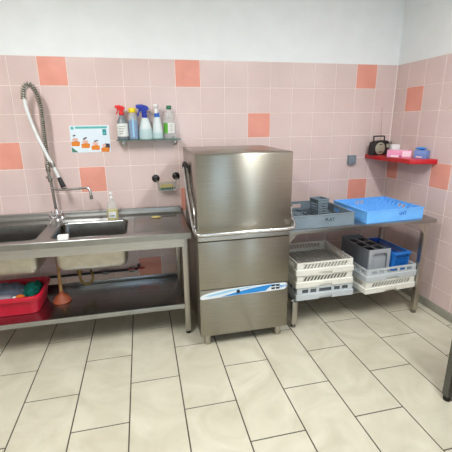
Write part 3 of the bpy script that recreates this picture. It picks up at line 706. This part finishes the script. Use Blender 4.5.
# cutlery boxes standing in the upper right rack
zb = sh+.102+.026
t = thing('cutlery_box', 'grey plastic carrier box with cut-out front and tall back plate in the rack', 'box', (2.505, -.50, zb), .05)
w, d, h = .2, .36, .195
mb = MB(); mb.box(-w/2, w/2, -d/2, d/2, 0, .006); mb.box(-w/2, -w/2+.008, -d/2, d/2, 0, h-.012); mb.box(w/2-.008, w/2, -d/2, d/2, 0, h-.012)
mb.box(-w/2, w/2, d/2-.008, d/2, 0, h); mb.build('carrier_body', 'mid_grey_dark', t, .002)
mb = MB(); q = [(-w/2, 0), (-w/2, h-.004), (w/2, h-.004), (w/2, 0), (w/2-.026, 0)]+[(w/2-.026-.0, .13), (w/2-.036, .152), (w/2-.056, .160), (-w/2+.056, .160), (-w/2+.036, .152), (-w/2+.026, .13), (-w/2+.026, 0)]
mb.prism(q, -d/2-.014, -d/2); mb.build('arched_front', 'mid_grey', t, .0025)
mb = MB(); mb.box(-w/2+.02, w/2-.02, -d/2+.01, -d/2+.016, 0, .17); mb.build('recessed_panel', 'mid_grey', t)
mb = MB(); mb.box(-w/2-.004, w/2-.03, d/2, d/2+.012, 0, h+.012); mb.build('back_plate', 'mid_grey_dark', t, .003)
mb = MB(); v, f = plate_with_holes([(-w/2+.004, -d/2, 0), (w/2-.004, -d/2, 0), (w/2-.004, d/2, 0), (-w/2+.004, d/2, 0)], [rrect(x0, x0+.065, y0, y0+.085, .012) for x0 in (-.078, .012) for y0 in (-.15, -.045, .06)], lambda x, y: h-.014)
mb.add(v, f); o = mb.build('divider_lid', 'mid_grey_dark', t, smooth=0); md = o.modifiers.new('th', 'SOLIDIFY'); md.thickness = .006
t = thing('cutlery_basket', 'deep blue plastic mesh basket beside the grey carrier box in the rack', 'basket', (2.697, -.512, zb), .06)
w, d, h = .15, .37, .145
def ring(x, y, z): return [(-x, -y, z), (x, -y, z), (x, y, z), (-x, y, z)]
mb = MB()
for s_, ln, off in ((0, w, d), (1, d, w), (2, w, d), (3, d, w)):
    mb.xf = Matrix.Rotation(s_*PI/2, 4, 'Z') @ Matrix.Translation((0, -off/2, 0)) @ Matrix.Rotation(.09 if s_ == 0 else .03, 4, 'X')
    a = ln/2; n = int(ln/.013)
    sh_h = h
    for k in range(n+1): x = -a+ln*k/n; mb.box(x-.0022, x+.0022, 0, .004, 0, sh_h)
    for k in range(7): z = sh_h*k/7; mb.box(-a, a, .0006, .0034, z, z+.004)
    mb.box(-a, -a+.012, -.001, .005, 0, sh_h); mb.box(a-.012, a, -.001, .005, 0, sh_h)
mb.xf = None; mb.box(-w/2, w/2, -d/2, d/2, 0, .004); mb.build('mesh_wall', 'light_blue', t, smooth=0)
mb = MB(); mb.box(-w/2+.012, w/2-.012, -d/2+.014, d/2-.012, .005, h-.03); mb.box(-w/2+.02, w/2-.02, d/2-.03, d/2+.006, h-.02, h+.022); mb.build('inner_tray', 'dark_blue', t, .004)
mb = MB(); mb.loft([rrect(-w/2-.006, w/2+.006, -d/2-.028, d/2+.012, .012, h-.002), rrect(-w/2-.006, w/2+.006, -d/2-.028, d/2+.012, .012, h+.010), rrect(-w/2+.008, w/2-.008, -d/2+.004, d/2-.008, .008, h+.010), rrect(-w/2+.008, w/2-.008, -d/2+.004, d/2-.008, .008, h-.002)], (False, False)); mb.loft([rrect(-w/2-.006, w/2+.006, -d/2-.028, d/2+.012, .012, h-.002), rrect(-w/2+.008, w/2-.008, -d/2+.004, d/2-.008, .008, h-.002)], (False, False)); mb.build('basket_rim', 'light_blue', t, smooth=0)

# open racks on the table top
def open_rack(name, label, loc, rz, mat, w, d, h, peg):
    t = thing(name, label, 'rack', loc, rz)
    mb = MB(); th = .008
    for i, (xf, ln) in enumerate(wall_frames(w, d)):
        mb.xf = xf; a = ln/2-(th if i % 2 else 0); z0, z1 = h-.055, h-.022; zr = h-.006
        if i == 0: mb.box(-a, a, 0, th, 0, zr)
        else:
            hw = .04
            mb.box(-a, -hw, 0, th, 0, zr); mb.box(hw, a, 0, th, 0, zr); mb.box(-hw, hw, 0, th, 0, z0); mb.box(-hw, hw, 0, th, z1, zr)
        mb.box(-a-(0 if i % 2 else .003), a+(0 if i % 2 else .003), -.003, th+(0 if i % 2 else .002), zr, h)
    mb.build('rack_wall', mat, t, 0, smooth=0)
    g = MB(); bars(g, w-.014, d-.014, .008, .034 if peg else .03, .005, .012); g.build('base_grid', mat, t, smooth=0)
    if peg:
        for i in range(8):
            p = MB(); x = -w/2+.05+(w-.1)*i/7
            p.box(x-.004, x+.004, -d/2+.02, d/2-.02, .012, .02)
            for j in range(9):
                y = -d/2+.04+(d-.08)*j/8
                lean = .010
                p.tube([(x, y, .014), (x+lean*.3, y, .05), (x+lean, y, .084)], [.0075, .0065, .0045], 6)
            p.build('peg_row', mat, t)
    else:
        p = MB()
        for k in range(-1, 2): p.box(-w/2+.01, w/2-.01, k*.11-.002, k*.11+.002, .016, .03); p.box(k*.12-.002, k*.12+.002, -d/2+.01, d/2-.01, .016, .03)
        p.build('base_rib', mat, t, smooth=0)
    return t
gr = open_rack('wash_rack', 'slate grey solid-walled wash rack on the table against the dishwasher', (1.945, -.548, RZ), .02, 'grey_rack', .49, .475, .092, False)
text_mesh('rack_lettering', 'PLAT', .034, 'ink', gr, (.045, -.2383, .052), (PI/2, 0, 0))
br = open_rack('wash_rack', 'bright blue peg rack for plates on the end of the table', (2.535, -.552, RZ), .055, 'blue_rack', .51, .45, .09, True)
text_mesh('rack_lettering', 'LNT', .034, 'blue_ink', br, (.065, -.2258, .055), (PI/2, 0, 0))

# small cutlery cup inside the grey rack
t = thing('cutlery_cup', 'square grey slatted cutlery cup standing in the slate grey rack', 'cutlery cup', (2.035, -.53, RZ+.021), .2)
mb = MB(); b0, b1, h = .043, .052, .135
for k in range(4):
    mb.xf = Matrix.Rotation(k*PI/2, 4, 'Z')
    def sl(z): return b0+(b1-b0)*z/h
    def bar(x0f, x1f, z0, z1):
        vs = []
        for o_ in (0, .004):
            for z, in ((z0,), (z1,)):
                s_ = sl(z)-o_; vs += [(x0f*sl(z), -s_, z), (x1f*sl(z), -s_, z)]
        mb.add(vs, [(0,1,3,2),(4,6,7,5),(0,4,5,1),(2,3,7,6),(0,2,6,4),(1,5,7,3)])
    bar(-1, 1, h-.02, h); bar(-1, 1, 0, .014); bar(-1, -.8, .014, h-.02); bar(.8, 1, .014, h-.02)
    for q in range(5): z = .014+.02*q; bar(-.8, .8, z+.009, z+.02)
mb.xf = None; mb.box(-b0, b0, -b0, b0, 0, .004); mb.build('cup_body', 'grey_rack', t, smooth=0)
mb = MB(); mb.loft([rrect(-b1-.004, b1+.004, -b1-.004, b1+.004, .004, h-.004), rrect(-b1-.004, b1+.004, -b1-.004, b1+.004, .004, h+.003), rrect(-b1+.004, b1-.004, -b1+.004, b1-.004, .004, h+.003), rrect(-b1+.004, b1-.004, -b1+.004, b1-.004, .004, h-.004)], (False, False)); mb.build('cup_rim', 'grey_rack', t, smooth=0)

# ------------------------------------------------------------------ corner shelf, radio, glove boxes, socket
t = thing('wall_socket', 'grey square wall switch box on the tiles above the rack table', 'wall switch', (2.606, 0, 1.205))
MB().box(-.037, .037, -.04, -.002, -.042, .042).build('switch_box', 'switch', t, .005)
MB().box(-.025, .025, -.046, -.04, -.026, .026).build('rocker', 'switch', t, .003)
MB().box(-.03, .03, -.043, -.040, .028, .036).build('hinge_cover', 'switch', t, .001)

CZ = 1.25
t = thing('corner_shelf', 'red lacquered corner shelf with an angled front fixed across two walls', 'shelf', (2.9, -.2, CZ))
poly = [(2.752, -.002), (2.752, -.03), (2.80, -.545), (2.82, -.565), (XR-.002, -.612), (XR-.002, -.002)]
MB().prism([(a-2.9, b+.2) for a, b in poly], -.038, 0, 'xy').build('shelf_board', 'red_shelf', t, .004)

t = thing('radio', 'small black portable radio with round silver speaker and raised aerial', 'radio', (2.825, -.095, CZ), .12)
w = .175; h = .125
pr = [(-w/2, 0), (w/2-.02, 0), (w/2-.01, .01), (w/2+.006, .06), (w/2+.006, .10), (w/2-.012, h), (w/2-.04, h+.006), (-w/2+.04, h), (-w/2+.014, h-.012), (-w/2+.004, .08)]
MB().prism(pr, -.035, .035).build('radio_case', 'black', t, .006, 3)
mb = MB(); mb.xf = Matrix.Translation((-.014, -.035, .06)) @ Matrix.Rotation(PI/2, 4, 'X'); mb.lathe([(.054, 0), (.054, .004), (.05, .006), (.03, .008), (0, .0085)], n=36); mb.build('speaker_grille', 'speaker', t)
mb = MB(); mb.xf = Matrix.Translation((-.014, -.0405, .096)); mb.box(-.016, .016, -.004, 0, -.004, .004); mb.build('speaker_badge', 'black', t); mb = MB(); mb.xf = Matrix.Translation((-.014, -.0405, .03)); mb.box(-.022, .022, -.004, 0, -.004, .003); mb.build('frequency_label', 'black', t)
mb = MB(); mb.xf = Matrix.Translation((.064, -.035, .082)) @ Matrix.Rotation(PI/2, 4, 'X'); mb.lathe([(.03, 0), (.03, .006), (.027, .008)], n=28); mb.build('dial_ring', 'black', t)
mb = MB(); mb.xf = Matrix.Translation((.064, -.043, .082)) @ Matrix.Rotation(PI/2, 4, 'X'); mb.lathe([(.019, 0), (.018, .006), (0, .007)], n=24); mb.build('tuning_dial', 'speaker', t)
mb = MB(); mb.tube(smooth_path([(-.062, 0, h-.005), (-.064, 0, h+.032), (-.056, 0, h+.042), (.045, 0, h+.042), (.055, 0, h+.035), (.058, 0, h)], 3), .006, 8); mb.build('carry_handle', 'black', t)
MB().tube([(.04, .025, h-.005), (.034, .03, h+.14), (.026, .035, h+.29)], [.0022, .0017, .0012], 8).build('aerial', 'dull_chrome', t)

def carton(name, label, loc, rz, w, d, h, mat, extras=()):
    t = thing(name, label, 'box', loc, rz)
    MB().box(-w/2, w/2, -d/2, d/2, 0, h).build('carton', mat, t, .0015)
    for nm, x0, x1, z0, z1, mm in extras: MB().box(x0*w, x1*w, -d/2-.0008, -d/2, z0*h, z1*h).build(nm, mm, t)
    return t
carton('white_box', 'plain white carton behind the pink glove box on the red shelf', (2.962, -.12, CZ), -.1, .078, .08, .092, 'white_card')
t = carton('glove_box', 'pink disposable glove box at the front of the red shelf', (2.858, -.338, CZ), -.62, .19, .105, .058, 'pink_card', (('pale_patch', -.34, -.02, .05, .32, 'pink_pale'), ('print_mark', .0, .09, .06, .26, 'violet_print'), ('side_print', .12, .46, .15, .9, 'pink_pale')))
o = MB().box(-.04, .07, -.03, .03, .0582, .0592).build('opening', 'pink_pale', t)
t = carton('glove_box', 'violet blue glove box with gloves pulled out on the red shelf', (2.955, -.49, CZ), -1.2, .1, .06, .064, 'blue_card', (('white_print', -.3, .2, .1, .24, 'pink_pale'),))
tag(lump('rubber_glove', 'glove', (2.95, -.48, CZ+.064), (.04, .02, .010), 2.2, .5, rz=-1.2), 'crumpled blue glove sticking out of the violet blue box', 'glove')
t = thing('wire_frame', 'small dark wire stand behind the white carton on the red shelf', 'stand', (2.955, -.035, CZ))
mb = MB(); mb.tube([(-.045, 0, 0), (-.045, 0, .11), (.045, 0, .11), (.045, 0, 0)], .0035, 8); mb.build('wire_loop', 'black', t)
mb = MB(); mb.box(-.05, .05, -.008, .03, 0, .004); mb.build('stand_base', 'black', t)

# ------------------------------------------------------------------ steel worktable by the right wall, only a leg enters the picture
wt = thing('worktable', 'steel worktable of which one dark grey leg shows in the right foreground', 'table', (2.65, -2.35, 0))
def Q(o): o.location = -wt.location; return o
X0, X1, YA, YB = 2.29, 2.98, -3.05, -1.66
Q(MB().box(X0-.02, X1, YA-.02, YB+.02, .84, .88).build('tabletop', 'steel', wt, .003))
for x in (X0, X1-.06):
    for y in (YA, YB-.04):
        lg = Q(MB().box(x, x+.04, y, y+.04, .03, .84).build('leg', 'grey_steel', wt, .004))
        MB().lathe([(.014, 0), (.02, .004), (.02, .03)], (x+.02, y+.02, 0), 14).build('foot', 'rubber', lg)
Q(MB().box(X0+.02, X1-.03, YA+.03, YB-.03, .2, .23).build('lower_shelf', 'shelf_steel', wt, .003))

# ------------------------------------------------------------------ camera and render look
f_, yaw, pit, rol = 359.89, .2230, .2777, -.0117
c, s = math.cos, math.sin
fw = Vector((s(yaw)*c(pit), c(yaw)*c(pit), -s(pit))); rg = Vector((c(yaw), -s(yaw), 0)); up = rg.cross(fw)
r2 = c(rol)*rg+s(rol)*up; u2 = -s(rol)*rg+c(rol)*up
cd = bpy.data.cameras.new('camera'); cam = bpy.data.objects.new('camera', cd); COL.objects.link(cam)
cd.sensor_width = 36; cd.lens = f_/452*36; cd.clip_start = .02; cd.shift_y = -1/452
cam.matrix_world = Matrix(((r2.x, u2.x, -fw.x, .7009), (r2.y, u2.y, -fw.y, -3.0758), (r2.z, u2.z, -fw.z, 1.5535), (0, 0, 0, 1)))
sc = bpy.context.scene; sc.camera = cam
w = bpy.data.worlds.new('world'); sc.world = w; w.use_nodes = True
w.node_tree.nodes['Background'].inputs[0].default_value = (.62, .78, 1, 1); w.node_tree.nodes['Background'].inputs[1].default_value = 5
sc.view_settings.view_transform = 'Standard'; sc.view_settings.look = 'None'; sc.view_settings.gamma = 1; sc.view_settings.exposure = 0
sc.view_settings.use_curve_mapping = False
